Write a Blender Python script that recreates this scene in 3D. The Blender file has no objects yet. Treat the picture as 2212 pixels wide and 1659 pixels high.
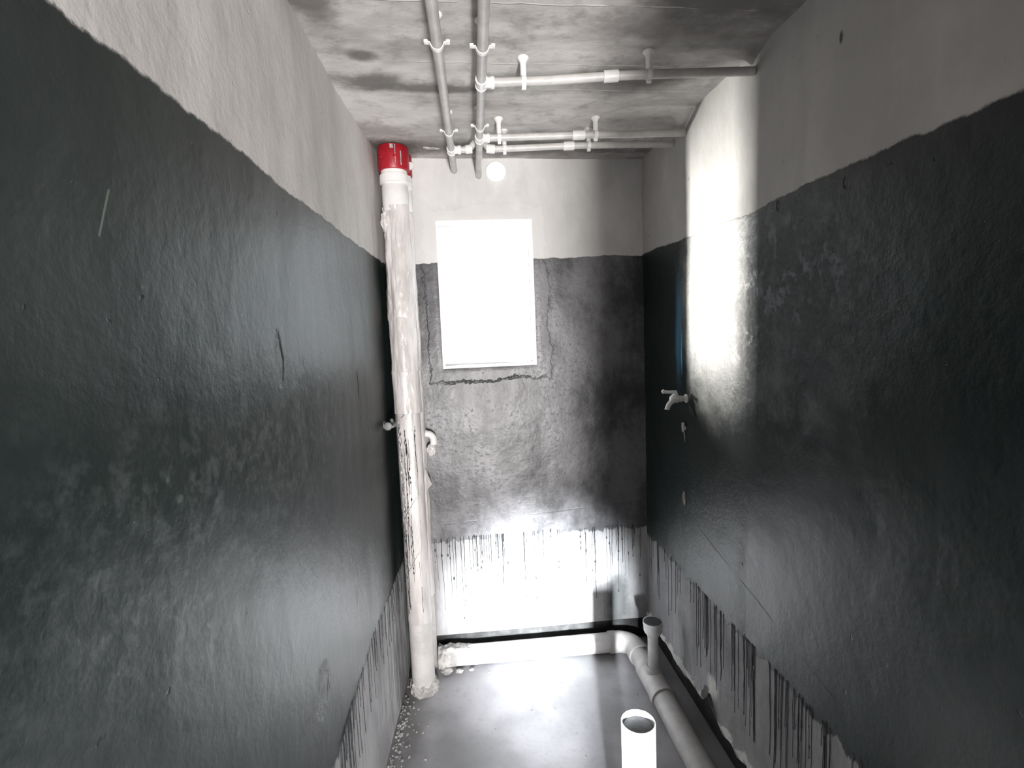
import bpy, bmesh, math, random
from mathutils import Vector, Matrix, noise as mn

C = bpy.context.scene.collection
PI = math.pi
random.seed(7)

# ------------------------------------------------------------------ camera
CAMZ = 1.95
cd = bpy.data.cameras.new('camera'); cam = bpy.data.objects.new('camera', cd); C.objects.link(cam)
R3 = Matrix(((0.9950803638, 0.0485339655, -0.0863685346),
             (-0.0908064161, 0.0982280943, -0.9910123290),
             (-0.0396139416, 0.9939797260, 0.1021520433)))
cam.matrix_world = Matrix.Translation((0, 0, CAMZ)) @ R3.to_4x4()
cd.sensor_fit = 'HORIZONTAL'; cd.sensor_width = 36.0; cd.lens = 36.0 * 1135.0 / 2212.0
cd.clip_start = 0.02; cd.clip_end = 200
bpy.context.scene.camera = cam

# ------------------------------------------------------------------ world, lights, exposure
W = bpy.data.worlds.new('world'); bpy.context.scene.world = W; W.use_nodes = True
bg = W.node_tree.nodes['Background']
bg.inputs[0].default_value = (0.86, 0.94, 1.0, 1); bg.inputs[1].default_value = 2.4

def area(name, loc, target, sx, sy, power, col, spread=180):
    l = bpy.data.lights.new(name, 'AREA'); l.shape = 'RECTANGLE'; l.size = sx; l.size_y = sy
    l.energy = power; l.color = col; l.spread = math.radians(spread)
    o = bpy.data.objects.new(name, l); C.objects.link(o); o.location = loc
    o.rotation_euler = (Vector(target) - Vector(loc)).to_track_quat('-Z', 'Y').to_euler()
    return o
# daylight from the doorway behind the camera: one low bright beam and the broad glow of the hallway
area('doorway_beam', (-0.22, -2.3, 1.52), (0.37, 3.0, 0.32), 0.10, 0.34, 23, (0.93, 0.97, 1.0), 13)
area('doorway_daylight', (0.335, -2.0, 1.0), (0.15, 3.0, 1.7), 0.18, 1.3, 165, (1.0, 0.965, 0.945), 150)
# bright reflected daylight coming through the window at an angle
area('window_daylight', (-1.93, 5.2, 1.98), (0.6, 2.62, 2.12), 0.17, 1.3, 260, (1.0, 0.985, 0.95), 120)
vs = bpy.context.scene.view_settings
vs.view_transform = 'Standard'; vs.look = 'None'; vs.gamma = 1.0; vs.use_curve_mapping = False
vs.exposure = 0.35

# ------------------------------------------------------------------ material helpers
class NB:
    def __init__(s, name):
        s.m = bpy.data.materials.new(name); s.m.use_nodes = True
        s.t = s.m.node_tree; s.n = s.t.nodes; s.l = s.t.links
        s.b = s.n['Principled BSDF']
        g = s.n.new('ShaderNodeNewGeometry'); s.pos = g.outputs['Position']
        x = s.n.new('ShaderNodeSeparateXYZ'); s.l.new(s.pos, x.inputs[0])
        s.x, s.y, s.z = x.outputs
    def put(s, sock, v):
        if hasattr(v, 'is_output'): s.l.new(v, sock)
        else: sock.default_value = v
    def M(s, op, a, b=0.0, c=0.0, clamp=False):
        n = s.n.new('ShaderNodeMath'); n.operation = op; n.use_clamp = clamp
        s.put(n.inputs[0], a); s.put(n.inputs[1], b); s.put(n.inputs[2], c); return n.outputs[0]
    def scaled(s, sc, vec=None):
        n = s.n.new('ShaderNodeVectorMath'); n.operation = 'MULTIPLY'
        s.l.new(vec or s.pos, n.inputs[0]); n.inputs[1].default_value = sc; return n.outputs[0]
    def noise(s, scale, detail=4, rough=0.55, sc=None, dist=0.0):
        key = (scale, detail, rough, sc)
        if not hasattr(s, 'cache'): s.cache = {}
        if key in s.cache: return s.cache[key]
        n = s.n.new('ShaderNodeTexNoise'); n.inputs['Scale'].default_value = scale
        n.inputs['Detail'].default_value = detail; n.inputs['Roughness'].default_value = rough
        n.inputs['Distortion'].default_value = dist
        s.l.new(s.scaled(sc) if sc else s.pos, n.inputs['Vector']); s.cache[key] = n.outputs[0]; return n.outputs[0]
    def voro(s, scale, feature='F1', sc=None):
        n = s.n.new('ShaderNodeTexVoronoi'); n.feature = feature; n.inputs['Scale'].default_value = scale
        s.l.new(s.scaled(sc) if sc else s.pos, n.inputs['Vector']); return n.outputs['Distance']
    def step(s, v, a, b):           # 0 below a, 1 above b
        n = s.n.new('ShaderNodeMapRange'); n.interpolation_type = 'SMOOTHSTEP'
        s.put(n.inputs[0], v); n.inputs[1].default_value = a; n.inputs[2].default_value = b
        return n.outputs[0]
    def mix(s, f, a, b):
        n = s.n.new('ShaderNodeMix'); n.data_type = 'RGBA'
        s.put(n.inputs[0], f); s.put(n.inputs[6], a); s.put(n.inputs[7], b); return n.outputs[2]
    def mixf(s, f, a, b):
        n = s.n.new('ShaderNodeMix'); n.data_type = 'FLOAT'
        s.put(n.inputs[0], f); s.put(n.inputs[2], a); s.put(n.inputs[3], b); return n.outputs[0]
    def blob(s, c, r, jitter=0.5, nscale=9.0, soft=0.5):
        """ragged-edged mask around a point of the wall"""
        v = s.n.new('ShaderNodeVectorMath'); v.operation = 'SUBTRACT'; s.l.new(s.pos, v.inputs[0]); v.inputs[1].default_value = c
        v2 = s.n.new('ShaderNodeVectorMath'); v2.operation = 'DIVIDE'; s.l.new(v.outputs[0], v2.inputs[0]); v2.inputs[1].default_value = r
        v3 = s.n.new('ShaderNodeVectorMath'); v3.operation = 'LENGTH'; s.l.new(v2.outputs[0], v3.inputs[0])
        d = s.M('ADD', v3.outputs['Value'], s.M('MULTIPLY', s.M('SUBTRACT', s.noise(10.0 if nscale < 15 else 24.0, 4, 0.65), 0.5), jitter * 3))
        return s.M('SUBTRACT', 1.0, s.step(d, 1.0 - soft, 1.0 + soft))
    def bump(s, h, strength=0.5, dist=0.01):
        n = s.n.new('ShaderNodeBump'); n.inputs['Strength'].default_value = strength
        n.inputs['Distance'].default_value = dist; s.put(n.inputs['Height'], h)
        s.l.new(n.outputs[0], s.b.inputs['Normal'])
    def out(s, col, rough, spec=0.5):
        s.put(s.b.inputs['Base Color'], col); s.put(s.b.inputs['Roughness'], rough)
        s.b.inputs['Specular IOR Level'].default_value = spec
        return s.m

def c4(r, g=None, b=None):
    if g is None: g = b = r
    return (r, g, b, 1)

def wall_mat(name, top, low, side, up_col, feats=None):
    """bare cement plaster above and below a band of dark waterproof coating"""
    s = NB(name)
    edge_n = s.M('MULTIPLY', s.M('SUBTRACT', s.noise(9, 8, 0.72), 0.5), 0.040)
    edge_s = s.M('MULTIPLY', s.M('SUBTRACT', s.noise(1.1, 2, 0.5), 0.5), 0.05)
    zt = s.M('ADD', s.z, s.M('ADD', edge_n, edge_s))
    up = s.step(zt, top - 0.004, top + 0.004)
    sc = (28, 28, 3.0)
    jag = s.M('MULTIPLY', s.M('SUBTRACT', s.noise(1, 3, 0.6, sc), 0.5), 0.09)
    zl = s.M('ADD', s.z, s.M('ADD', edge_n, jag))
    dn = s.M('SUBTRACT', 1.0, s.step(zl, low - 0.006, low + 0.006))
    # colours
    n1 = s.noise(3.2, 6, 0.62, (1, 1, 0.6)); n2 = s.noise(14, 5, 0.6); n3 = s.noise(60, 4, 0.6)
    cem = s.mix(s.step(n1, 0.35, 0.68), c4(*[v * 0.82 for v in up_col]), c4(*up_col))
    cem = s.mix(s.M('MULTIPLY', s.step(n2, 0.5, 0.8), 0.22), cem, c4(*[v * 0.7 for v in up_col]))
    streak = s.noise(1, 4, 0.6, (9, 9, 0.9))
    cem = s.mix(s.M('MULTIPLY', s.step(streak, 0.5, 0.75), 0.22), cem, c4(*[v * 0.6 for v in up_col]))
    pits = s.M('MULTIPLY', s.step(s.noise(34, 3, 0.5), 0.72, 0.80), 0.4)
    cem = s.mix(pits, cem, c4(0.10))
    pn = s.noise(2.4, 6, 0.7); pn2 = s.noise(1, 5, 0.65, (16, 16, 3))
    paint = s.mix(s.step(pn, 0.35, 0.7), c4(0.006, 0.0120, 0.0110), c4(0.012, 0.0195, 0.0185))
    paint = s.mix(s.M('MULTIPLY', s.step(pn2, 0.5, 0.8), 0.35), paint, c4(0.009, 0.013, 0.013))
    lo = s.mix(s.step(n1, 0.35, 0.68), c4(0.22, 0.215, 0.22), c4(0.40, 0.40, 0.405))
    fs = s.noise(1, 4, 0.7, (70, 70, 1.6))
    lo = s.mix(s.M('MULTIPLY', s.step(fs, 0.5, 0.72), 0.45), lo, c4(0.12, 0.125, 0.13))
    col = s.mix(up, paint, cem); col = s.mix(dn, col, lo)
    bare = s.M('MAXIMUM', up, dn)
    rough = s.mixf(bare, s.M('ADD', 0.34, s.M('MULTIPLY', pn2, 0.12)), 0.85)
    h = s.M('MULTIPLY', s.noise(26, 5, 0.55), 0.3)
    h = s.M('ADD', h, s.M('MULTIPLY', s.noise(5, 3, 0.45, (1, 1, 0.6)), 0.7))
    h = s.M('ADD', h, s.M('MULTIPLY', n3, 0.12))
    h = s.M('ADD', h, s.M('MULTIPLY', bare, -0.25))
    h = s.M('SUBTRACT', h, s.M('MULTIPLY', pits, 0.8))
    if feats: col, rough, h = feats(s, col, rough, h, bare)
    s.bump(h, 0.6, 0.010)
    return s.out(col, rough, side)

def feats_back(s, col, rough, h, bare):
    # smoother repair patch around the window, its torn edge reads as a crack
    dx = s.M('SUBTRACT', s.M('ABSOLUTE', s.M('SUBTRACT', s.x, 0.142)), 0.268)
    dz = s.M('SUBTRACT', s.M('ABSOLUTE', s.M('SUBTRACT', s.z, 2.155)), 0.408)
    d = s.M('MAXIMUM', dx, dz)
    d = s.M('ADD', d, s.M('MULTIPLY', s.M('SUBTRACT', s.noise(5, 7, 0.7), 0.5), 0.16))
    inside = s.M('SUBTRACT', 1.0, s.step(d, 0.070, 0.082))
    crack = s.M('MULTIPLY', s.M('SUBTRACT', 1.0, s.step(s.M('ABSOLUTE', s.M('SUBTRACT', d, 0.08)), 0.002, 0.011)), s.step(s.noise(7, 3, 0.6), 0.48, 0.60))
    col = s.mix(s.M('MULTIPLY', inside, 0.35), col, s.mix(bare, c4(0.12, 0.12, 0.128), c4(0.62, 0.61, 0.60)))
    col = s.mix(s.M('MULTIPLY', crack, s.mixf(bare, s.mixf(s.step(s.x, -0.16, -0.05), 0.1, 0.4), 0.0)), col, c4(0.03))
    h = s.M('ADD', h, s.M('MULTIPLY', inside, s.mixf(bare, 0.45, 0.12))); h = s.M('SUBTRACT', h, s.M('MULTIPLY', crack, s.mixf(bare, s.mixf(s.step(s.x, -0.16, -0.05), 0.1, 0.8), 0.0)))
    open_ = s.step(s.x, -0.30, -0.22)
    col = s.mix(s.M('MULTIPLY', s.M('MULTIPLY', s.M('SUBTRACT', 1.0, bare), open_), 0.75), col, c4(0.055, 0.053, 0.058))  # gloss painted in as lighter coating, left out in the shaded corner
    # rough worn paint, with the gloss and light on it painted in paler
    worn_lit = s.M('MULTIPLY', open_, s.step(s.M('ADD', s.noise(3, 6, 0.7, (1, 1, 0.7)), s.M('MULTIPLY', s.blob((.55, 3, 2.0), (.22, .5, .40), .3, 5, .5), 0.12)), 0.40, 0.64)); worn_lit = s.M('MULTIPLY', worn_lit, s.M('SUBTRACT', 1.0, bare))
    col = s.mix(s.M('MULTIPLY', worn_lit, 0.8), col, c4(0.20, 0.198, 0.21))
    h = s.M('ADD', h, s.M('MULTIPLY', s.step(s.noise(45, 4, 0.6), 0.55, 0.7), s.M('MULTIPLY', worn_lit, 0.22)))
    # long trowel ridge low on the wall
    r = s.M('ADD', s.z, s.M('ADD', s.M('MULTIPLY', s.x, -0.05), s.M('MULTIPLY', s.M('SUBTRACT', s.noise(4, 4, 0.6), 0.5), 0.03)))
    rg = s.M('SUBTRACT', 1.0, s.step(s.M('ABSOLUTE', s.M('SUBTRACT', r, 0.845)), 0.001, 0.006))
    h = s.M('ADD', h, s.M('MULTIPLY', s.M('MULTIPLY', rg, s.step(s.noise(4, 2), 0.45, 0.6)), 0.6))
    # darker streaks down the hidden left corner
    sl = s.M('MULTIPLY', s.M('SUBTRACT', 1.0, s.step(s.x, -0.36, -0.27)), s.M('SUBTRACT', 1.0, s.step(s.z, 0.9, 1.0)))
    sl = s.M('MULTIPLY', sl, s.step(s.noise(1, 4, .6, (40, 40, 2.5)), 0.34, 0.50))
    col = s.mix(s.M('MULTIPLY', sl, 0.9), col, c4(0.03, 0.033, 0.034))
    # cast shadow of the standpipe, painted dark low at the right
    b = s.blob((0.86, 3.0, 0.27), (0.07, 0.3, 0.20), 0.35, 9, 0.5)
    col = s.mix(s.M('MULTIPLY', b, 0.8), col, c4(0.03, 0.035, 0.035))
    return col, rough, h

def feats_right(s, col, rough, h, bare):
    # rough sandy plaster next to the far corner
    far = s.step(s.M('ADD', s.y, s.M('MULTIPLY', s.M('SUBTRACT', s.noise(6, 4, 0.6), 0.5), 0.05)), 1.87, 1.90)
    h = s.M('ADD', h, s.M('MULTIPLY', s.noise(55, 5, 0.7), s.M('MULTIPLY', far, 0.3)))
    lit_strip = s.M('MULTIPLY', s.M('MULTIPLY', s.blob((1.05, 2.14, 2.08), (.3, .27, .42), 0.25, 6, 0.5), far), s.M('SUBTRACT', 1.0, bare))  # strip of window light, painted as paler coating
    col = s.mix(s.M('MULTIPLY', lit_strip, 0.92), col, c4(0.46, 0.45, 0.42))
    # worn blotches in the coating
    for c, r in (((1.05, 1.75, 2.08), (.3, .055, .10)), ((1.05, 1.62, 1.85), (.3, .12, .10)), ((1.05, 1.44, 2.02), (.3, .06, .09)),
                 ((1.05, 1.45, 1.78), (.3, .14, .08)), ((1.05, 1.50, 1.62), (.3, .08, .06))):
        b = s.blob(c, r, 0.5, 11, 0.55)
        col = s.mix(s.M('MULTIPLY', b, 0.75), col, c4(0.016, 0.018, 0.020))
        h = s.M('SUBTRACT', h, s.M('MULTIPLY', b, 0.5))
    window_sheen = s.blob((1.05, 1.66, 1.95), (.3, .36, .36), 0.4, 7, 0.6)  # window reflection painted into the coating as a paler area
    window_sheen = s.M('MULTIPLY', s.M('MULTIPLY', window_sheen, s.step(s.noise(9, 8, 0.75), 0.40, 0.66)), s.M('SUBTRACT', 1.0, bare))
    col = s.mix(s.M('MULTIPLY', window_sheen, 0.75), col, c4(0.115, 0.118, 0.118))
    h = s.M('ADD', h, s.M('MULTIPLY', s.noise(60, 4, 0.6), s.M('MULTIPLY', window_sheen, 0.8)))
    col = s.mix(s.M('MULTIPLY', s.M('SUBTRACT', 1.0, s.step(s.z, 0.75, 0.8)), s.M('MULTIPLY', bare, 0.3)), col, c4(0.08, 0.082, 0.09))
    # small holes
    for c, r in (((1.05, 1.412, 2.70), (.3, .006, .015)), ((1.05, 1.69, 2.32), (.3, .007, .013)), ((1.05, 1.38, 2.31), (.3, .006, .012))):
        b = s.blob(c, r, 0.45, 60, 0.5); col = s.mix(s.M('MULTIPLY', b, 0.8), col, c4(0.03)); h = s.M('SUBTRACT', h, b)
    # pale broken lip of the plaster above the floor
    lip = s.M('MULTIPLY', s.M('SUBTRACT', 1.0, s.step(s.M('ADD', s.z, s.M('MULTIPLY', s.M('SUBTRACT', s.noise(14, 5, .65), .5), .10)), 0.185, 0.20)), 1.0)
    lip = s.M('MAXIMUM', lip, s.blob((1.05, 2.15, 0.30), (.3, .05, .045), .4, 14, .4))
    col = s.mix(s.M('MULTIPLY', lip, 0.8), col, c4(0.66, 0.66, 0.63)); h = s.M('ADD', h, s.M('MULTIPLY', lip, 0.5))
    # blue streak above the tap
    bl = s.M('MULTIPLY', s.blob((1.05, 2.50, 1.92), (.3, .035, .24), 0.4, 9, 0.6), s.M('SUBTRACT', 1.0, bare))
    col = s.mix(s.M('MULTIPLY', bl, 0.7), col, c4(0.06, 0.20, 0.33))
    bl = s.blob((1.05, 2.466, 1.80), (.3, .006, .11), 0.3, 12, 0.3)
    col = s.mix(bl, col, c4(0.03, 0.42, 0.58))
    # long scratches slanting across the band
    for a0, k in ((0.86, 0.20),):
        q = s.M('SUBTRACT', s.z, s.M('ADD', a0, s.M('MULTIPLY', s.M('SUBTRACT', s.y, 1.6), k)))
        q = s.M('ADD', q, s.M('MULTIPLY', s.M('SUBTRACT', s.noise(2.5, 3, 0.5), 0.5), 0.04))
        q = s.M('MULTIPLY', s.M('SUBTRACT', 1.0, s.step(s.M('ABSOLUTE', q), 0.001, 0.004)), s.step(s.noise(3, 2), 0.5, 0.6))
        h = s.M('SUBTRACT', h, s.M('MULTIPLY', q, 0.4))
    return col, rough, h

def feats_left(s, col, rough, h, bare):
    for c, r in (((-.45, 1.33, 1.90), (.3, .022, .055)), ((-.45, 2.22, 1.75), (.3, .012, .05)), ((-.45, 1.95, 0.98), (.3, .012, .04)), ((-.45, 1.45, 0.95), (.3, .06, .06))):
        b = s.blob(c, r, 0.4, 20, 0.4); col = s.mix(s.M('MULTIPLY', b, 0.8), col, c4(0.008, 0.010, 0.010)); h = s.M('SUBTRACT', h, s.M('MULTIPLY', b, 0.7))
    gr = s.M('MULTIPLY', s.blob((-.42, 2.75, .35), (.3, .45, .45), .4, 8, .5), s.step(s.noise(1, 5, .65, (30, 30, 2.5)), 0.42, 0.60))
    col = s.mix(s.M('MULTIPLY', s.M('MULTIPLY', gr, bare), 0.7), col, c4(0.07, 0.072, 0.07))
    # pale scratch and scuffs
    q = s.M('ABSOLUTE', s.M('SUBTRACT', s.M('SUBTRACT', s.y, 0.734), s.M('MULTIPLY', s.M('SUBTRACT', s.z, 2.12), 0.42)))
    q = s.M('MULTIPLY', s.M('SUBTRACT', 1.0, s.step(q, 0.0005, 0.003)), s.M('SUBTRACT', 1.0, s.step(s.M('ABSOLUTE', s.M('SUBTRACT', s.z, 2.12)), 0.030, 0.034)))
    col = s.mix(s.M('MULTIPLY', q, 0.7), col, c4(0.12, 0.17, 0.13))
    sp = s.M('MULTIPLY', s.step(s.noise(26, 2, 0.5), 0.74, 0.78), s.M('SUBTRACT', 1.0, bare))
    col = s.mix(s.M('MULTIPLY', sp, 0.35), col, c4(0.15, 0.18, 0.17))
    worn_lit = s.M('MULTIPLY', s.blob((-.45, 1.3, 1.65), (.3, .75, .22), 0.4, 5, 0.6), s.step(s.noise(30, 5, 0.7), 0.45, 0.65))
    col = s.mix(s.M('MULTIPLY', s.M('MULTIPLY', worn_lit, 0.45), s.M('SUBTRACT', 1.0, bare)), col, c4(0.095, 0.11, 0.11))
    return col, rough, h

UP = (0.60, 0.58, 0.565)
M_left = wall_mat('plaster_and_coating_left', 2.345, 0.66, 0.45, UP, feats_left)
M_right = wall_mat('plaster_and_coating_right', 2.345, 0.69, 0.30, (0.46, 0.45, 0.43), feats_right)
M_back = wall_mat('plaster_and_coating_back', 2.34, 0.735, 0.5, (0.66, 0.65, 0.64), feats_back)

def mat_ceiling():
    s = NB('formed_concrete_ceiling')
    n1 = s.noise(2.6, 7, 0.68, (0.55, 1.3, 1)); n2 = s.noise(13, 6, 0.65)
    col = s.mix(s.step(n1, 0.34, 0.66), c4(0.30, 0.285, 0.275), c4(0.58, 0.56, 0.54))
    col = s.mix(s.M('MULTIPLY', s.step(n2, 0.48, 0.72), 0.5), col, c4(0.17, 0.16, 0.155))
    h = s.M('ADD', s.M('MULTIPLY', n2, 0.5), s.M('MULTIPLY', n1, 0.8))
    for c, r in (((-.40, 1.62, 2.9), (.07, .12, .3)), ((-.30, 1.93, 2.9), (.05, .035, .3)), ((-.30, 2.12, 2.9), (.13, .07, .3)), ((-.05, 2.17, 2.9), (.2, .035, .3)),
                 ((.30, 2.83, 2.9), (.8, .10, .3)), ((.72, 2.05, 2.9), (.2, .10, .3)), ((.8, 1.5, 2.9), (.28, .25, .3))):
        b = s.blob(c, r, 0.55, 12, 0.6); col = s.mix(s.M('MULTIPLY', b, 0.9), col, c4(0.12, 0.112, 0.105))
    for y0 in (1.62, 1.965, 2.165):          # seams of the formwork boards
        q = s.M('ABSOLUTE', s.M('ADD', s.M('SUBTRACT', s.y, y0), s.M('MULTIPLY', s.M('SUBTRACT', s.noise(8, 3), 0.5), 0.012)))
        q = s.M('MULTIPLY', s.M('SUBTRACT', 1.0, s.step(q, 0.0008, 0.0035)), s.step(s.noise(5, 3), 0.42, 0.55))
        col = s.mix(s.M('MULTIPLY', q, 0.8), col, c4(0.62, 0.60, 0.58)); h = s.M('ADD', h, q)
    # dark ring around the fire collar
    b = s.blob((-.31, 2.84, 2.9), (.14, .12, .3), 0.4, 20, 0.5); col = s.mix(s.M('MULTIPLY', b, 0.85), col, c4(0.075, 0.065, 0.05))
    s.bump(h, 0.6, 0.012)
    return s.out(col, 0.85)
def mat_floor():
    s = NB('damp_cement_floor')
    n1 = s.noise(2.5, 6, 0.6); n2 = s.noise(20, 5, 0.6)
    col = s.mix(s.step(n1, 0.35, 0.68), c4(0.25, 0.25, 0.26), c4(0.42, 0.42, 0.44))
    col = s.mix(s.M('MULTIPLY', s.step(n2, 0.5, 0.75), 0.3), col, c4(0.14))
    pit = s.step(s.noise(26, 2, 0.5), 0.735, 0.76)
    col = s.mix(s.M('MULTIPLY', pit, 0.5), col, c4(0.07))
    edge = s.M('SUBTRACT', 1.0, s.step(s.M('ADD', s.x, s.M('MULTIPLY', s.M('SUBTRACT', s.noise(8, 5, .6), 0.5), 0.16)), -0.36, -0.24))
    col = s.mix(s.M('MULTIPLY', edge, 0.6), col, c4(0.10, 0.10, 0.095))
    h = s.M('SUBTRACT', s.M('ADD', s.M('MULTIPLY', n1, 1.0), s.M('MULTIPLY', n2, 0.35)), s.M('MULTIPLY', pit, 0.6))
    s.bump(h, 0.5, 0.01)
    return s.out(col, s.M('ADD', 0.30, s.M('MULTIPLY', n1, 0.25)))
def mat_simple(name, col, rough=0.4, var=0.0, bump=0.0, nscale=20, dark=None, sc=None, metal=0):
    s = NB(name); n = s.noise(nscale, 5, 0.6, sc)
    d = dark or tuple(v * (1 - var) for v in col)
    cc = s.mix(s.step(n, 0.38, 0.66), c4(*d), c4(*col))
    if bump: s.bump(n, bump, 0.006)
    s.b.inputs['Metallic'].default_value = metal
    return s.out(cc, rough)
M_ceil = mat_ceiling(); M_floor = mat_floor()
M_pvc = mat_simple('white_pvc', (0.78, 0.77, 0.76), 0.32, 0.08, 0.05)
M_pvc_grey = mat_simple('dusty_grey_pvc', (0.56, 0.545, 0.53), 0.42, 0.18, 0.08, 14)
M_supply = mat_simple('dusty_supply_pipe', (0.50, 0.48, 0.465), 0.4, 0.2, 0.08, 16)
M_drain = mat_simple('floor_drain_pvc', (0.60, 0.595, 0.59), 0.45, 0.2, 0.1, 12)
M_red = mat_simple('red_fire_collar', (0.36, 0.006, 0.018), 0.4, 0.25, 0.2, 30)
M_metal = mat_simple('dull_grey_valve', (0.16, 0.165, 0.165), 0.5, 0.2, 0.1, 30)
M_tap = mat_simple('white_plastic_tap', (0.62, 0.62, 0.61), 0.35, 0.1, 0.05, 30)
M_cement = mat_simple('rough_cement', (0.50, 0.485, 0.47), 0.9, 0.45, 0.8, 24)
M_shaded_base = mat_simple('shaded_unplastered_base', (0.055, 0.055, 0.055), 0.9, 0.5, 0.8, 14)  # shade of the recess put into the base colour
M_plug = mat_simple('grey_plug', (0.085, 0.09, 0.10), 0.55, 0.35, 0.3, 24)
M_black = mat_simple('black_coating_drip', (0.022, 0.026, 0.028), 0.3, 0.2, 0.1, 30)
M_frame = mat_simple('white_window_frame', (0.88, 0.88, 0.88), 0.3, 0.03, 0.0, 10)
def mat_wrap():
    s = NB('white_plastic_film_wrap')
    n = s.noise(1, 5, 0.6, (22, 22, 5)); n2 = s.noise(40, 4, 0.6); rr = s.noise(1, 3, 0.5, (3, 3, 60))
    col = s.mix(s.step(n, 0.35, 0.65), c4(0.48, 0.455, 0.445), c4(0.64, 0.61, 0.60))
    s.bump(s.M('ADD', s.M('ADD', n, s.M('MULTIPLY', n2, 0.25)), s.M('MULTIPLY', rr, 0.10)), 0.7, 0.008)
    return s.out(col, 0.28)
M_wrap = mat_wrap()
def mat_glass():
    m = bpy.data.materials.new('clear_window_glass'); m.use_nodes = True
    t = m.node_tree; t.nodes.remove(t.nodes['Principled BSDF'])
    tr = t.nodes.new('ShaderNodeBsdfTransparent'); gl = t.nodes.new('ShaderNodeBsdfGlossy'); gl.inputs['Roughness'].default_value = 0.02
    mx = t.nodes.new('ShaderNodeMixShader'); mx.inputs[0].default_value = 0.06
    t.links.new(tr.outputs[0], mx.inputs[1]); t.links.new(gl.outputs[0], mx.inputs[2]); t.links.new(mx.outputs[0], t.nodes['Material Output'].inputs[0])
    return m
M_glass = mat_glass()

# ------------------------------------------------------------------ object helpers
def mk(name, bm, mat, parent=None, smooth=True, label=None, cat=None, group=None, kind=None):
    me = bpy.data.meshes.new(name); bmesh.ops.recalc_face_normals(bm, faces=bm.faces); bm.to_mesh(me); bm.free()
    if smooth:
        for p in me.polygons: p.use_smooth = True
    me.materials.append(mat)
    o = bpy.data.objects.new(name, me); C.objects.link(o)
    if parent:
        o.parent = parent; o.matrix_parent_inverse = Matrix.Translation(parent.location).inverted() if not parent.rotation_euler.z else parent.matrix_basis.inverted()
    for k, v in (('label', label), ('category', cat), ('group', group), ('kind', kind)):
        if v: o[k] = v
    if smooth:
        try: me.set_sharp_from_angle(angle=math.radians(38))
        except Exception: pass
    return o
def thing(name, label, cat, loc=(0, 0, 0), group=None):
    o = bpy.data.objects.new(name, None); C.objects.link(o); o.location = loc; o.empty_display_size = 0.05
    o['label'] = label; o['category'] = cat
    if group: o['group'] = group
    return o

def ring(bm, c, t, up, r, n, rf=None, k=0):
    s = t.cross(up).normalized(); u = s.cross(t).normalized()
    vs_ = []
    for i in range(n):
        a = 2 * PI * i / n; rr = r if rf is None else rf(a, k)
        vs_.append(bm.verts.new(c + s * (rr * math.cos(a)) + u * (rr * math.sin(a))))
    return vs_
def sweep(bm, pts, radii, n=24, cap=True, rf=None):
    pts = [Vector(p) for p in pts]
    if not hasattr(radii, '__len__'): radii = [radii] * len(pts)
    rings = []; up = None
    for i, p in enumerate(pts):
        a = pts[max(i - 1, 0)]; b = pts[min(i + 1, len(pts) - 1)]
        t = (b - a)
        if t.length < 1e-9: t = (pts[-1] - pts[0])
        t = t.normalized()
        if up is None:
            up = Vector((0, 0, 1)) if abs(t.z) < 0.9 else Vector((0, 1, 0))
        up = (up - t * up.dot(t)).normalized()
        rings.append(ring(bm, p, t, up, radii[i], n, rf, i))
    for A, B in zip(rings, rings[1:]):
        for i in range(n): bm.faces.new((A[i], A[(i + 1) % n], B[(i + 1) % n], B[i]))
    if cap:
        bm.faces.new(rings[0][::-1]); bm.faces.new(rings[-1])
    return rings
def tube(a, b, r, n=24, ts=(0, 1)):
    bm = bmesh.new(); a = Vector(a); b = Vector(b)
    sweep(bm, [a.lerp(b, t) for t in ts], r, n); return bm
def prof(bm, a, b, pr, n=28, cap=True):
    """lathe: pr = [(t, r)] along a->b (repeat t for steps)"""
    a = Vector(a); b = Vector(b); d = (b - a)
    pts = []; rr = []
    L = d.length
    last = -1
    for t, r in pr:
        tt = t
        if tt <= last: tt = last + 1e-5
        last = tt
        pts.append(a + d * tt); rr.append(r)
    up = Vector((0, 0, 1)) if abs(d.normalized().z) < 0.9 else Vector((0, 1, 0))
    rings = [ring(bm, p, d.normalized(), up, r, n) for p, r in zip(pts, rr)]
    for A, B in zip(rings, rings[1:]):
        for i in range(n): bm.faces.new((A[i], A[(i + 1) % n], B[(i + 1) % n], B[i]))
    if cap: bm.faces.new(rings[0][::-1]); bm.faces.new(rings[-1])
    return bm
def arc(c, r, a0, a1, n, ax=(1, 0, 0), ay=(0, 1, 0)):
    c = Vector(c); ax = Vector(ax); ay = Vector(ay)
    return [c + ax * (r * math.cos(a0 + (a1 - a0) * i / n)) + ay * (r * math.sin(a0 + (a1 - a0) * i / n)) for i in range(n + 1)]
def box(bm, lo, hi, bev=0.0):
    r = bmesh.ops.create_cube(bm, size=1.0)
    for v in r['verts']:
        v.co = Vector([lo[i] + (v.co[i] + 0.5) * (hi[i] - lo[i]) for i in range(3)])
    if bev:
        es = list({e for v in r['verts'] for e in v.link_edges})
        bmesh.ops.bevel(bm, geom=es, offset=bev, segments=2, affect='EDGES', profile=0.5)
    return bm
def nz(p, s=1.0): return mn.noise(Vector(p) * s)

# ------------------------------------------------------------------ setting
XL, XR, YB, ZC = -0.45, 1.05, 3.0, 2.885
YF = -0.35                                   # inner face of the wall with the doorway behind the camera

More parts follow.
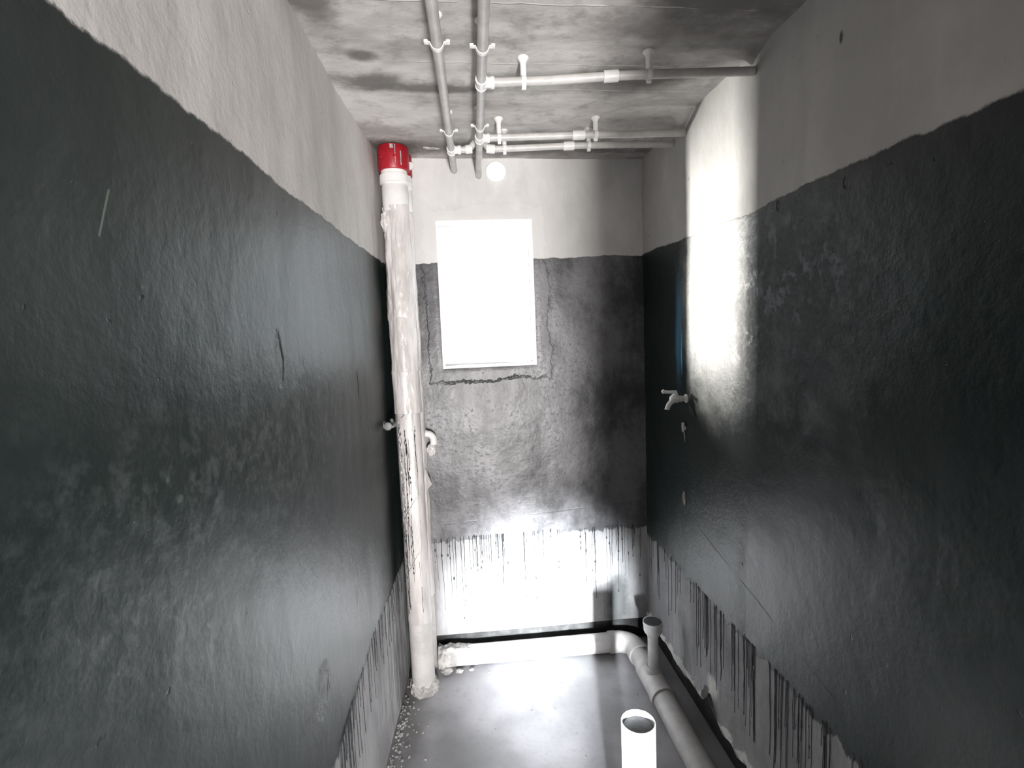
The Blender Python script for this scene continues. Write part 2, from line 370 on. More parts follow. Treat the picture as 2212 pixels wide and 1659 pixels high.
def sheet(name, us, vs_, f, mat, back, skip=None, parent=None, kind='structure', extra=None):
    """grid surface f(u,v) with an outer skin 'back' behind it so it has thickness"""
    bm = bmesh.new()
    A = [[bm.verts.new(f(u, v)) for v in vs_] for u in us]
    B = [[bm.verts.new(A[i][j].co + Vector(back)) for j in (0, len(vs_) - 1)] for i in (0, len(us) - 1)]
    nu, nv = len(us), len(vs_)
    for i in range(nu - 1):
        for j in range(nv - 1):
            if skip and skip((us[i] + us[i + 1]) / 2, (vs_[j] + vs_[j + 1]) / 2): continue
            bm.faces.new((A[i][j], A[i + 1][j], A[i + 1][j + 1], A[i][j + 1]))
    if extra: extra(bm)
    else:
        bm.faces.new((B[0][0], B[0][1], B[1][1], B[1][0]))
        bm.faces.new([A[i][0] for i in range(nu)] + [B[1][0], B[0][0]])
        bm.faces.new([A[i][-1] for i in range(nu)][::-1] + [B[0][1], B[1][1]])
        bm.faces.new([A[0][j] for j in range(nv)][::-1] + [B[0][0], B[0][1]])
        bm.faces.new([A[-1][j] for j in range(nv)] + [B[1][1], B[1][0]])
    for v in [v for v in bm.verts if not v.link_faces]: bm.verts.remove(v)
    return mk(name, bm, mat, parent, True, kind=kind)
def lin(a, b, n): return [a + (b - a) * i / n for i in range(n + 1)]

def f_left(y, z):
    d = 0.006 * nz((3, y * 1.3, z * 1.1)) + 0.0022 * nz((9, y * 7, z * 5)) + 0.0010 * nz((5, y * 22, z * 18))
    d += 0.042 * max(0, min(1, (y - 2.2) / 0.75))      # the wall closes in a little towards the corner
    zz = z
    if z < 0.001: zz = 0.0
    return Vector((XL + d, y, zz))
sheet('wall_left', lin(YF, YB + 0.05, 130), lin(0.0, ZC + 0.03, 110), f_left, M_left, (-0.18, 0, 0))

def base_r(y):                                # ragged lower end of the plaster on the right wall
    b = 0.17 + 0.035 * nz((1, y * 5, 0)) + 0.018 * nz((2, y * 17, 0)) + 0.010 * nz((4, y * 50, 0))
    b += 0.10 * math.exp(-((y - 2.15) / 0.05) ** 2)
    return b
def f_right(y, t):
    z0 = base_r(y); z = z0 + (ZC + 0.03 - z0) * t
    d = 0.006 * nz((13, y * 1.3, z * 1.1)) + 0.0025 * nz((19, y * 6, z * 5)) + 0.0012 * nz((15, y * 22, z * 18))
    if 1.89 < y: d -= 0.003 * min(1, (y - 1.89) / 0.04)
    d -= 0.012 * max(0, 1 - (z - z0) / 0.03)       # swollen lip at the bottom
    return Vector((XR + d, y, z))
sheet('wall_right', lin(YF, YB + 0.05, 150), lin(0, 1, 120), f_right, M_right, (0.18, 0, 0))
bm = bmesh.new(); box(bm, (XR + 0.045, YF, -0.01), (XR + 0.23, YB + 0.2, 0.45)); mk('trim_1', bm, M_shaded_base, None, False, kind='structure')

# back wall: window opening, round vent hole, plaster stops above the floor
WX0, WX1, WZ0, WZ1 = -0.126, 0.409, 1.747, 2.565
VX, VZ, VR = 0.218, 2.818, 0.053
def f_back(x, z):
    d = 0.005 * nz((x * 1.6, 31, z * 1.2)) + 0.0025 * nz((x * 8, 33, z * 6)) + 0.001 * nz((x * 25, 35, z * 20))
    ex = max(abs(x - (WX0 + WX1) / 2) - (WX1 - WX0) / 2, abs(z - (WZ0 + WZ1) / 2) - (WZ1 - WZ0) / 2)
    k = max(0, min(1, 1 - (ex - 0.005) / 0.08)) if ex > 0.001 else 0
    return Vector((x, YB + d - 0.004 * k, z))
hv = VR + 0.007
xs = sorted(set([round(v, 4) for v in lin(XL - 0.02, WX0, 20) + lin(WX0, VX - hv, 18) + lin(VX - hv, VX + hv, 8) + lin(VX + hv, WX1, 8) + lin(WX1, XR + 0.06, 40)]))
zs = sorted(set([round(v, 4) for v in lin(0.155, WZ0, 90) + lin(WZ0, WZ1, 30) + lin(WZ1, VZ - hv, 12) + lin(VZ - hv, VZ + hv, 8) + lin(VZ + hv, ZC + 0.03, 2)]))
def skipb(x, z):
    return (WX0 < x < WX1 and WZ0 < z < WZ1) or (abs(x - VX) < hv and abs(z - VZ) < hv)
def extrab(bm):
    T = 0.2
    # ring between the square gap and the round hole, and the bore of the hole
    sq = [(VX - hv + 2 * hv * i / 8, VZ - hv) for i in range(8)] + [(VX + hv, VZ - hv + 2 * hv * i / 8) for i in range(8)] + \
         [(VX + hv - 2 * hv * i / 8, VZ + hv) for i in range(8)] + [(VX - hv, VZ + hv - 2 * hv * i / 8) for i in range(8)]
    o_ = [bm.verts.new(f_back(*p)) for p in sq]; c_ = []; b_ = []
    for x, z in sq:
        a = math.atan2(z - VZ, x - VX); p = f_back(VX + VR * math.cos(a), VZ + VR * math.sin(a)); c_.append(bm.verts.new(p))
        b_.append(bm.verts.new(Vector((p.x, YB + T, p.z))))
    for i in range(32):
        j = (i + 1) % 32
        bm.faces.new((o_[i], o_[j], c_[j], c_[i])); bm.faces.new((c_[i], c_[j], b_[j], b_[i]))
    # window reveals
    per = [(x, WZ0) for x in xs if WX0 <= x <= WX1] + [(WX1, z) for z in zs if WZ0 < z <= WZ1] + \
          [(x, WZ1) for x in reversed(xs) if WX0 <= x < WX1] + [(WX0, z) for z in reversed(zs) if WZ0 < z < WZ1]
    A = [bm.verts.new(f_back(*p)) for p in per]; B = [bm.verts.new((p[0], YB + T, p[1])) for p in per]
    for i in range(len(per)):
        j = (i + 1) % len(per); bm.faces.new((A[i], A[j], B[j], B[i]))
    # outer face with the two openings left out, and the underside
    X = [xs[0] - 0.18, WX0, VX - VR, VX + VR, WX1, xs[-1] + 0.18]; Z = [0.155, WZ0, WZ1, VZ - VR, VZ + VR, ZC + 0.2]
    V = [[bm.verts.new((x, YB + T, z)) for z in Z] for x in X]
    for i in range(5):
        for j in range(5):
            mx, mz = (X[i] + X[i + 1]) / 2, (Z[j] + Z[j + 1]) / 2
            if (WX0 < mx < WX1 and WZ0 < mz < WZ1) or (i == 2 and j == 3): continue
            bm.faces.new((V[i][j], V[i + 1][j], V[i + 1][j + 1], V[i][j + 1]))
    q = [bm.verts.new(p) for p in ((xs[0], YB - 0.002, 0.155), (xs[-1], YB - 0.002, 0.155), (xs[-1], YB + T, 0.155), (xs[0], YB + T, 0.155))]
    bm.faces.new(q)
sheet('wall_back', xs, zs, f_back, M_back, (0, 0.2, 0), skip=skipb, extra=extrab)
bm = bmesh.new(); box(bm, (XL - 0.2, YB + 0.05, -0.01), (XR + 0.2, YB + 0.2, 0.155)); mk('trim_2', bm, M_shaded_base, None, False, kind='structure')

def f_ceil(x, y):
    z = ZC + 0.02 * (XR - x) / 1.5 - 0.004 + 0.005 * nz((x * 2, y * 2, 51)) + 0.0015 * nz((x * 14, y * 14, 53))
    e = max(0, 1 - abs(y - 1.85) / 0.11) * max(0, 1 - (XR - x) / 0.10)      # plaster lump where the pipe enters the wall
    z -= 0.045 * e * (0.7 + 0.6 * abs(nz((x * 30, y * 30, 5))))
    e = max(0, 1 - abs(y - 2.42) / 0.10) * max(0, 1 - (XR - x) / 0.07)
    z -= 0.050 * e * (0.7 + 0.6 * abs(nz((x * 30, y * 30, 7))))
    return Vector((x, y, z))
sheet('ceiling', lin(XL - 0.18, XR + 0.18, 90), lin(YF - 0.2, YB + 0.2, 170), f_ceil, M_ceil, (0, 0, 0.15))
def f_floor(x, y):
    return Vector((x, y, 0.004 * nz((x * 2, y * 2, 61)) + 0.0012 * nz((x * 12, y * 12, 63)) - 0.004))
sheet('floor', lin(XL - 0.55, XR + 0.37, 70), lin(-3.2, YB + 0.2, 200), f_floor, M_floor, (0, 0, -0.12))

# wall with the doorway, behind the camera
M_plain = mat_simple('bare_cement_plaster', (0.42, 0.41, 0.40), 0.85, 0.3, 0.4, 8)
bm = bmesh.new()
DX0, DX1, DZ = -0.43, 0.435, 2.18
box(bm, (DX1, YF - 0.15, 0), (XR + 0.22, YF, ZC + 0.02)); box(bm, (XL - 0.2, YF - 0.15, 0), (DX0, YF, ZC + 0.02)); box(bm, (DX0, YF - 0.15, DZ), (DX1, YF, ZC + 0.02))
mk('wall_front', bm, M_plain, None, False, kind='structure')

# unseen hallway added behind the doorway to block sky light
bm = bmesh.new()
box(bm, (XL - 0.55, -3.3, -0.01), (XL - 0.40, YF - 0.15, ZC + 0.02)); box(bm, (XR + 0.22, -3.3, -0.01), (XR + 0.37, YF - 0.15, ZC + 0.02))
box(bm, (XL - 0.55, -3.45, -0.01), (XR + 0.37, -3.3, ZC + 0.02)); box(bm, (XL - 0.55, YF - 0.15, -0.01), (XL - 0.2, YF, ZC + 0.02))
mk('wall_added_hallway', bm, M_plain, None, False, kind='structure')
bm = bmesh.new(); box(bm, (XL - 0.55, -3.45, ZC + 0.02), (XR + 0.37, YF - 0.19, ZC + 0.15)); mk('ceiling_added_hallway', bm, M_plain, None, False, kind='structure')

# ------------------------------------------------------------------ window
wroot = thing('window_1', 'x', 'window', ((WX0 + WX1) / 2, YB + 0.05, WZ0))
for k in ('label', 'category'): del wroot[k]
wroot['kind'] = 'structure'
def bars(name, x0, x1, z0, z1, y0, y1, w, mat):
    bm = bmesh.new()
    box(bm, (x0, y0, z0), (x1, y1, z0 + w), 0.003); box(bm, (x0, y0, z1 - w), (x1, y1, z1), 0.003)
    box(bm, (x0, y0, z0 + w), (x0 + w, y1, z1 - w), 0.003); box(bm, (x1 - w, y0, z0 + w), (x1, y1, z1 - w), 0.003)
    return mk(name, bm, mat, wroot)
bars('window_frame', WX0 - .002, WX1 + .002, WZ0 - .002, WZ1 + .002, YB - 0.004, YB + 0.16, 0.012, M_frame)
s1 = bars('sash', WX0 + 0.011, WX1 - 0.011, WZ0 + 0.011, WZ1 - 0.011, YB + 0.110, YB + 0.135, 0.016, M_frame)
bm = bmesh.new(); box(bm, (WX0 + 0.024, YB + 0.120, WZ0 + 0.024), (WX1 - 0.024, YB + 0.124, WZ1 - 0.024)); mk('pane', bm, M_glass, s1, False)

# round vent sleeve in the hole above the window
bm = bmesh.new()
pr_o = [ring(bm, Vector((VX, y, VZ)), Vector((0, 1, 0)), Vector((0, 0, 1)), r, 40) for y, r in
        ((YB - 0.010, VR - 0.006), (YB - 0.012, VR + 0.002), (YB - 0.004, VR + 0.003), (YB - 0.003, VR - 0.001), (YB + 0.21, VR - 0.001), (YB + 0.21, VR - 0.006), (YB - 0.010, VR - 0.006))]
for A, B in zip(pr_o, pr_o[1:]):
    for i in range(40): bm.faces.new((A[i], A[(i + 1) % 40], B[(i + 1) % 40], B[i]))
bmesh.ops.remove_doubles(bm, verts=bm.verts, dist=1e-5)
mk('vent_sleeve', bm, M_frame, None, label='round white vent sleeve open to the daylight, high on the end wall above the window', cat='vent')

# ------------------------------------------------------------------ black coating drips below the painted band
def drips(name, count, u0, u1, zt, place, parent, wr=(0.0008, 0.0020), lr=(0.08, 0.42), dens=None):
    bm = bmesh.new()
    for _ in range(count):
        u = random.uniform(u0, u1)
        if dens and random.random() > dens(u): continue
        w = random.uniform(*wr) * (1.6 if random.random() < 0.15 else 1)
        L = random.uniform(*lr); z = zt(u) + 0.02; z1 = z - 0.02 - L
        pts = []; du = 0
        while z > z1:
            pts.append((u + du, z, w * (0.8 + 0.5 * random.random()) * (0.5 + 0.5 * (z - z1) / (L + 0.02))))
            z -= 0.018; du += random.uniform(-0.0012, 0.0012)
        prev = None
        for (a, zz, ww) in pts:
            cur = [bm.verts.new(place(a - ww, zz, 0.0)), bm.verts.new(place(a, zz, 0.0016)), bm.verts.new(place(a + ww, zz, 0.0))]
            if prev:
                bm.faces.new((prev[0], prev[1], cur[1], cur[0])); bm.faces.new((prev[1], prev[2], cur[2], cur[1]))
            prev = cur
        for _k in range(random.randint(0, 3)):         # beads that ran and stopped
            a, zz, ww = random.choice(pts); rx = random.uniform(0.0025, 0.0055); rz = rx * random.uniform(1.3, 3.2)
            c = bm.verts.new(place(a, zz, 0.003)); rim = [bm.verts.new(place(a + rx * math.cos(t * PI / 4) * random.uniform(.7, 1.1), zz + rz * math.sin(t * PI / 4), 0.0)) for t in range(8)]
            for t in range(8): bm.faces.new((c, rim[t], rim[(t + 1) % 8]))
    return mk(name, bm, M_black, parent, True, kind='stuff')
wl, wr_, wb = [bpy.data.objects[n] for n in ('wall_left', 'wall_right', 'wall_back')]
drips('coating_drips', 85, -0.24, 1.03, lambda u: 0.735, lambda a, z, h: f_back(a, z) + Vector((0, -0.0012 - h, 0)), wb, lr=(0.08, 0.50), dens=lambda u: 1.0 if (u < 0.12 or u > 0.68) else 0.40)
def pr_right(a, z, h):
    z0 = base_r(a); return f_right(a, (z - z0) / (ZC + 0.03 - z0)) + Vector((-0.0012 - h, 0, 0))
drips('coating_drips', 110, 1.0, 2.98, lambda u: 0.69, pr_right, wr_, (0.0006, 0.0018), (0.05, 0.40))
drips('coating_drips', 70, 1.3, 2.98, lambda u: 0.66, lambda a, z, h: f_left(a, z) + Vector((0.0012 + h, 0, 0)), wl, (0.0006, 0.0015), (0.06, 0.26))

# ------------------------------------------------------------------ soil stack (front, wrapped) and thinner stack behind it
def stack_axis(z): return Vector((-0.312 - 0.004 * z / 2.9, 2.752 + 0.075 * max(0, (z - 0.3)) / 2.6, z))
st = thing('soil_stack', 'thick white soil pipe wrapped in plastic film in the left corner under a red collar', 'pipe', (-0.312, 2.752, 0))
# pipe itself
bm = bmesh.new(); zsP = lin(0.02, 2.86, 40); sweep(bm, [stack_axis(z) for z in zsP], 0.059, 40); mk('pipe', bm, M_pvc_grey, st)
# film-wrapped length: wrinkled, lumpy sleeve in three lengths
def wrap(name, z0, z1, r0, amp, seed, n=150, m=72, lab=None):
    zz = lin(z0, z1, n); bm = bmesh.new()
    def rf(a, k):
        z = zz[k]; ca, sa = math.cos(a), math.sin(a)
        r = r0 + amp * nz((ca * 1.3 + seed, sa * 1.3, z * 3.0)) + amp * 0.55 * nz((ca * 4, sa * 4 + seed, z * 7)) + amp * 0.22 * nz((ca * 9, sa * 9, z * 26 + seed))
        r += 0.3 * amp * nz((math.cos(a + z * 1.3) * 3.5, math.sin(a + z * 1.3) * 3.5, z * 1.6 + seed))
        if k in (0, n): r -= 0.006
        # overlap ridge of the film
        da = (a - (4.5 + 0.35 * math.sin(z * 2.1 + seed)) + PI) % (2 * PI) - PI
        if 0 < da < 0.5: r += 0.004 * (1 - da / 0.5)
        return max(r, 0.0605)
    sweep(bm, [stack_axis(z) for z in zz], r0, m, True, rf)
    return mk(name, bm, M_wrap, st, label=lab)
wrap('film_wrap', 2.02, 2.60, 0.070, 0.012, 3.1, 170)
wrap('film_wrap', 1.755, 2.035, 0.0715, 0.007, 8.7, 90)
wrap('film_wrap', 1.535, 1.765, 0.0690, 0.006, 12.2, 80)
wrap('lower_film_wrap', 0.40, 1.545, 0.0635, 0.0016, 21.4, 220, 72, 'lower film wrap streaked with black drips')
# bulge of bunched film at its upper left
bm = bmesh.new(); bmesh.ops.create_icosphere(bm, subdivisions=4, radius=1.0)
for v in bm.verts:
    k = 1 + 0.30 * nz(v.co * 2.2) + 0.16 * nz(v.co * 6); v.co = Vector((-0.366 + v.co.x * 0.026 * k, 2.792 + v.co.y * 0.030 * k, 2.53 + v.co.z * 0.058 * k))
mk('film_bunch', bm, M_wrap, st)
# coupling + clamp rim + red fire collar
bm = bmesh.new(); a = stack_axis(2.57); b = stack_axis(2.80)
prof(bm, a, b, [(0, .060), (0.02, .0665), (0.55, .0675), (0.57, .064), (0.62, .064), (0.63, .074), (0.72, .0755), (0.80, .074), (0.81, .066), (1.0, .066)], 48); mk('coupling', bm, M_pvc, st)
for aa in (3.6, 4.5, 5.4, 2.6):
    pass
bm = bmesh.new(); a = stack_axis(2.775); b = stack_axis(2.893)
prof(bm, a, b, [(0, .0665), (0.0, .074), (0.06, .0785), (0.55, .0790), (0.9, .0785), (1.0, .076)], 56)
for a_ in (4.0, 4.9):
    c = stack_axis(2.835) + Vector((0.079 * math.cos(a_), 0.079 * math.sin(a_), 0)); rr = bmesh.ops.create_icosphere(bm, subdivisions=2, radius=0.007)
    bmesh.ops.translate(bm, verts=rr['verts'], vec=c)
fc = mk('fire_collar', bm, M_red, st, label='red fire collar ring against the ceiling')
bm = bmesh.new()     # white cement smear over the collar
for (a0, z0, h, w) in ((4.95, 2.80, .09, .055), (5.30, 2.79, .07, .09), (4.75, 2.87, .02, .28)):
    g = []
    for i in range(9):
        z = z0 + h * i / 8; ww = w * (0.6 + 0.5 * abs(nz((i * .7, a0, 1)))); row = []
        for j in range(4):
            a_ = a0 + ww * (j / 3 - .5) + 0.03 * nz((i * .5, a0, 3)); row.append(bm.verts.new(stack_axis(z) + Vector((0.0815 * math.cos(a_), 0.0815 * math.sin(a_), 0))))
        g.append(row)
    for A, B in zip(g, g[1:]):
        for j in range(3): bm.faces.new((A[j], A[j + 1], B[j + 1], B[j]))
mk('cement_smear', bm, M_cement, fc, label='pale cement smears')
# bare dusty foot and cement base
bm = bmesh.new(); prof(bm, stack_axis(0.02), stack_axis(0.415), [(0, .0625), (0.97, .0625), (1, .061)], 48); mk('bare_foot', bm, M_pvc_grey, st, label='grey dusty foot of the pipe below the film')
bm = bmesh.new(); bmesh.ops.create_icosphere(bm, subdivisions=5, radius=1.0)
for v in bm.verts:
    k = 1 + 0.12 * nz(v.co * 2.5) + 0.10 * nz(v.co * 7)
    v.co = Vector((-0.312 + v.co.x * 0.078 * k, 2.756 + v.co.y * 0.075 * k, max(-0.01, 0.0 + v.co.z * 0.10 * k)))
mk('cement_base', bm, M_cement, st)
# drips on the lower wrap
def pr_stack(a, z, h):
    r = 0.0662 + h; return stack_axis(z) + Vector((r * math.cos(a / 0.069), r * math.sin(a / 0.069), 0))
bm = bmesh.new()
for _ in range(34):
    a0 = random.choice([random.uniform(3.6, 4.5), random.uniform(3.7, 5.4)]); z = random.uniform(0.75, 1.50); L = random.uniform(0.12, 0.5); w = random.uniform(.0007, .0019)
    a = a0; prev = None; zend = max(z - L, 0.44)
    while z > zend:
        ww = w * random.uniform(.6, 1.6)
        if random.random() < .08: ww += .003
        cur = [bm.verts.new(pr_stack(0.069 * a - ww, z, -0.001)), bm.verts.new(pr_stack(0.069 * a, z, 0.0008)), bm.verts.new(pr_stack(0.069 * a + ww, z, -0.001))]
        if prev: bm.faces.new((prev[0], prev[1], cur[1], cur[0])); bm.faces.new((prev[1], prev[2], cur[2], cur[1]))
        prev = cur; z -= 0.009; a += random.uniform(-.03, .036) if random.random() < .4 else 0
for (z0, a0, z1, a1) in ((0.98, 3.9, 1.12, 5.3), (0.70, 4.1, 0.80, 5.0), (1.52, 4.2, 1.56, 5.0)):     # diagonal folds
    prev = None
    for i in range(24):
        t = i / 23; z = z0 + (z1 - z0) * t; a = a0 + (a1 - a0) * t
        cur = [bm.verts.new(pr_stack(0.069 * a, z - .0016, -.001)), bm.verts.new(pr_stack(0.069 * a, z, .0006)), bm.verts.new(pr_stack(0.069 * a, z + .0016, -.001))]
        if prev: bm.faces.new((prev[0], prev[1], cur[1], cur[0])); bm.faces.new((prev[1], prev[2], cur[2], cur[1]))
        prev = cur
mk('coating_drips', bm, M_black, st, kind='stuff')

s2t = thing('waste_pipe', 'thinner white waste pipe half hidden behind the wrapped soil pipe', 'pipe', (-0.285, 2.945, 0))
ax2 = lambda z: Vector((-0.285, 2.945, z))
bm = bmesh.new(); sweep(bm, [ax2(z) for z in lin(0.0, 2.80, 20)], 0.040, 32); mk('pipe', bm, M_pvc_grey, s2t)
bm = bmesh.new(); zz2 = lin(0.45, 2.62, 200)
def rf2(a, k):
    z = zz2[k]; ca, sa = math.cos(a), math.sin(a)
    r = 0.0425 + 0.005 * nz((ca * 2, sa * 2, z * 5)) + 0.003 * nz((ca * 5, sa * 5, z * 14))
    for zc, h, w in ((1.60, .008, .03), (1.52, .012, .03), (2.03, .010, .04), (1.14, .020, .05)):
        r += h * math.exp(-((z - zc) / w) ** 2) * max(0, math.cos(a - 0.0))
    return max(r, 0.0405) if math.sin(a) > -2 else r
sweep(bm, [ax2(z) for z in zz2], 0.04, 48, True, rf2); mk('film_wrap', bm, M_wrap, s2t)
bm = bmesh.new(); prof(bm, ax2(2.60), ax2(2.79), [(0, .042), (0.02, .0465), (.5, .0465), (.52, .044), (.6, .044), (.62, .050), (.8, .050), (.82, .044), (1, .044)], 36); mk('coupling', bm, M_pvc, s2t)
bm = bmesh.new(); prof(bm, ax2(2.785), ax2(2.893), [(0, .046), (0.0, .051), (.9, .052), (1, .050)], 36); fr = mk('fire_collar', bm, M_red, s2t, label='smaller red fire collar')
bm = bmesh.new(); prof(bm, (-0.248, 2.915, 2.83), (-0.238, 2.893, 2.83), [(0, .020), (0.6, .021), (1, .017)], 24); mk('collar_lug', bm, M_pvc, fr, label='white round lug')
# torn film flap
bm = bmesh.new(); tr = [(-0.252, 2.90, 1.20), (-0.222, 2.93, 1.10), (-0.250, 2.90, 1.075), (-0.262, 2.895, 1.13)]
q = [bm.verts.new(p) for p in tr] + [bm.verts.new((p[0] + .002, p[1] + .006, p[2])) for p in tr]
bm.faces.new(q[:4]); bm.faces.new(q[4:][::-1])
for i in range(4): bm.faces.new((q[i], q[(i + 1) % 4], q[4 + (i + 1) % 4], q[4 + i]))
mk('film_flap', bm, M_wrap, s2t, False)

# taped elbow outlet on the end wall
el = thing('outlet_elbow', 'small white taped elbow outlet on the end wall right beside the wrapped soil pipe', 'pipe fitting', (-0.225, 2.96, 1.33))
bm = bmesh.new()
pts = [Vector((-0.245, 2.955, 1.395)), Vector((-0.238, 2.955, 1.392))] + arc((-0.236, 2.95, 1.352), 0.036, PI / 2, 0.0, 8, (1, 0, 0), (0, 0, 1)) + [Vector((-0.200, 2.948, 1.325))]
sweep(bm, pts, [.017] * 2 + [.019] * 9 + [.020], 24); mk('elbow', bm, M_pvc, el)
bm = bmesh.new(); bmesh.ops.create_icosphere(bm, subdivisions=4, radius=1)
for v in bm.verts:
    k = 1 + .22 * nz(v.co * 3 + Vector((9, 0, 0))); v.co = Vector((-0.214 + v.co.x * .026 * k, 2.945 + v.co.y * .026 * k, 1.295 + max(-.8, v.co.z) * .038 * k))
mk('tape_wrap', bm, M_wrap, el)

# ------------------------------------------------------------------ ceiling water pipes
ZP = 2.81
rm, rb = 0.0165, 0.0150
xl = lambda y: -0.076 + 0.0225 * y       # axis of the left main
xr = lambda y: 0.068 + 0.0180 * y        # axis of the right main
def main_pipe(parent, fx, yend, zend):
    bm = bmesh.new(); pts = [Vector((fx(y), y, ZP)) for y in lin(YF + 0.01, yend - 0.10, 24)]
    pts += [Vector((fx(yend - .05), yend - .05, ZP)), Vector((fx(yend), yend, ZP + zend * .4)), Vector((fx(yend + .05), yend + .05, ZP + zend))]
    sweep(bm, pts, rm, 24); return mk('main_pipe', bm, M_supply, parent)
def tee(parent, fx, y, side):
    bm = bmesh.new(); c = Vector((fx(y), y, ZP)); d = Vector((0.02, 1, 0)).normalized()
    prof(bm, c - d * .028, c + d * .028, [(0, rm), (0, rm + .0045), (.15, rm + .005), (.16, rm + .003), (.84, rm + .003), (.85, rm + .005), (1, rm + .0045), (1, rm)], 28)
    prof(bm, c, c + Vector((side * .045, -.001 * side, 0)), [(0, rb + .003), (.72, rb + .003), (.73, rb + .0055), (1, rb + .005), (1, rb)], 24)
    return mk('tee', bm, M_pvc, parent)
def coupling(parent, a, b):
    bm = bmesh.new(); prof(bm, a, b, [(0, rb), (0, rb + .0045), (.12, rb + .005), (.88, rb + .005), (1, rb + .0045), (1, rb)], 24); return mk('pipe_coupling', bm, M_pvc, parent)
wa = thing('water_pipe', 'left water pipe running along the ceiling, with one cross branch nearest the end wall', 'pipe', (-0.04, 1.5, ZP))
main_pipe(wa, xl, 2.965, .03)
wb_ = thing('water_pipe', 'right water pipe running along the ceiling, with two cross branches to the right wall', 'pipe', (0.10, 1.5, ZP))
main_pipe(wb_, xr, 2.965, -.012)
# right main: near branch and far branch
tee(wb_, xr, 1.925, 1); tee(wb_, xr, 2.455, 1)
def branch(parent, pts, r=rb):
    bm = bmesh.new(); sweep(bm, pts, r, 22); return mk('branch_pipe', bm, M_pvc_grey, parent)
branch(wb_, [Vector((.13, 1.924, ZP)), Vector((.33, 1.910, ZP)), Vector((.55, 1.876, ZP)), Vector((.68, 1.863, ZP)), Vector((1.046, 1.838, ZP))])
branch(wb_, [Vector((.14, 2.453, ZP)), Vector((.35, 2.441, ZP)), Vector((.60, 2.424, ZP)), Vector((1.046, 2.410, ZP))])
coupling(wb_, (.525, 1.880, ZP), (.575, 1.873, ZP)); coupling(wb_, (.53, 2.428, ZP), (.585, 2.424, ZP))
# left main: the branch bridges over the right main
tee(wa, xl, 2.605, 1)
X2 = xr(2.60)
br = [Vector((0.015, 2.605, ZP)), Vector((X2 - .062, 2.603, ZP)), Vector((X2 - .04, 2.603, ZP + .010)), Vector((X2 - .022, 2.603, ZP + .032)), Vector((X2, 2.602, ZP + .039)), Vector((X2 + .022, 2.602, ZP + .032)), Vector((X2 + .04, 2.601, ZP + .010)), Vector((X2 + .062, 2.600, ZP))]
branch(wa, br + [Vector((.35, 2.583, ZP)), Vector((.55, 2.562, ZP)), Vector((.75, 2.556, ZP)), Vector((1.046, 2.556, ZP))])
coupling(wa, (X2 - .065, 2.603, ZP), (X2 - .035, 2.603, ZP + .004)); coupling(wa, (X2 + .035, 2.602, ZP + .004), (X2 + .075, 2.600, ZP)); coupling(wa, (.515, 2.566, ZP), (.565, 2.561, ZP))

def hanger(x, y, axis, label, r, side=0.0):
    """flared flange on the ceiling, stem, saddle clip under the pipe"""
    zc = f_ceil(x, y).z + .002
    t = thing('pipe_hanger', label, 'pipe hanger', (x, y, zc), 'pipe hangers on the ceiling')
    bm = bmesh.new(); a = Vector((x, y, zc)); b = Vector((x, y, ZP + r + .001)); H = (a - b).length
    prof(bm, a, b, [(0, .019), (.07, .021), (.12, .0205), (.22, .014), (.36, .0105), (1, .0105)], 28); mk('flange_stem', bm, M_pvc, t)
    bm = bmesh.new(); R = r + .0025; w = .008; th = .003
    ax = Vector((0, 1, 0)) if axis == 'y' else Vector((1, 0, 0)); s = Vector((1, 0, 0)) if axis == 'y' else Vector((0, 1, 0))
    path = []
    if axis == 'y':     # open saddle whose ears turn out sideways
        path = [s * (R + .012) + Vector((0, 0, .004)), s * (R + .003) + Vector((0, 0, .003))]
        path += [s * (R * math.cos(q)) + Vector((0, 0, -R * math.sin(q))) for q in [PI * i / 14 for i in range(1, 14)]]
        path += [s * -(R + .003) + Vector((0, 0, .003)), s * -(R + .012) + Vector((0, 0, .004))]
    else:               # closed ring band
        path = [s * (R * math.cos(q)) + Vector((0, 0, R * math.sin(q))) for q in [2 * PI * i / 24 for i in range(25)]]
    c = Vector((x, y, ZP)); prev = None
    for i, p in enumerate(path):
        a_ = path[max(i - 1, 0)]; b_ = path[min(i + 1, len(path) - 1)]
        if axis != 'y' and i in (0, len(path) - 1): a_, b_ = path[-2], path[1]
        tn = (b_ - a_).normalized(); nrm = tn.cross(ax).normalized()
        cur = [bm.verts.new(c + p + ax * sx * w + nrm * sn * th * .5) for sx, sn in ((-1, -1), (1, -1), (1, 1), (-1, 1))]
        if prev:
            for k in range(4): bm.faces.new((prev[k], prev[(k + 1) % 4], cur[(k + 1) % 4], cur[k]))
        prev = cur; first = first if i else cur
    if axis == 'y': bm.faces.new(first[::-1]); bm.faces.new(prev)
    clip = mk('saddle_clip', bm, M_pvc, t, False)
    if axis == 'y':
        for sg in (1, -1):
            bm = bmesh.new(); q = c + s * sg * (R + .014) + Vector((0, 0, .010)); box(bm, q - Vector((.006, .009, .008)), q + Vector((.006, .009, .000)), .0015); mk('clip_ear', bm, M_pvc, clip)
    else:
        bm = bmesh.new(); q = c + Vector((0, 0, -R - .004)); box(bm, q - Vector((.008, .006, .006)), q + Vector((.008, .006, .004)), .0015); mk('clip_latch', bm, M_pvc, clip)
    return t
G = 0
hanger(xl(1.68), 1.68, 'y', 'white hanger clip on the left ceiling pipe, the one nearest the camera', rm)
hanger(xl(2.378), 2.378, 'y', 'white hanger clip on the left ceiling pipe, the one nearer the end wall', rm)
hanger(xr(1.70), 1.70, 'y', 'white hanger clip on the right ceiling pipe, the one nearest the camera', rm)
hanger(xr(2.325), 2.325, 'y', 'white hanger clip on the right ceiling pipe, the one nearer the end wall', rm)
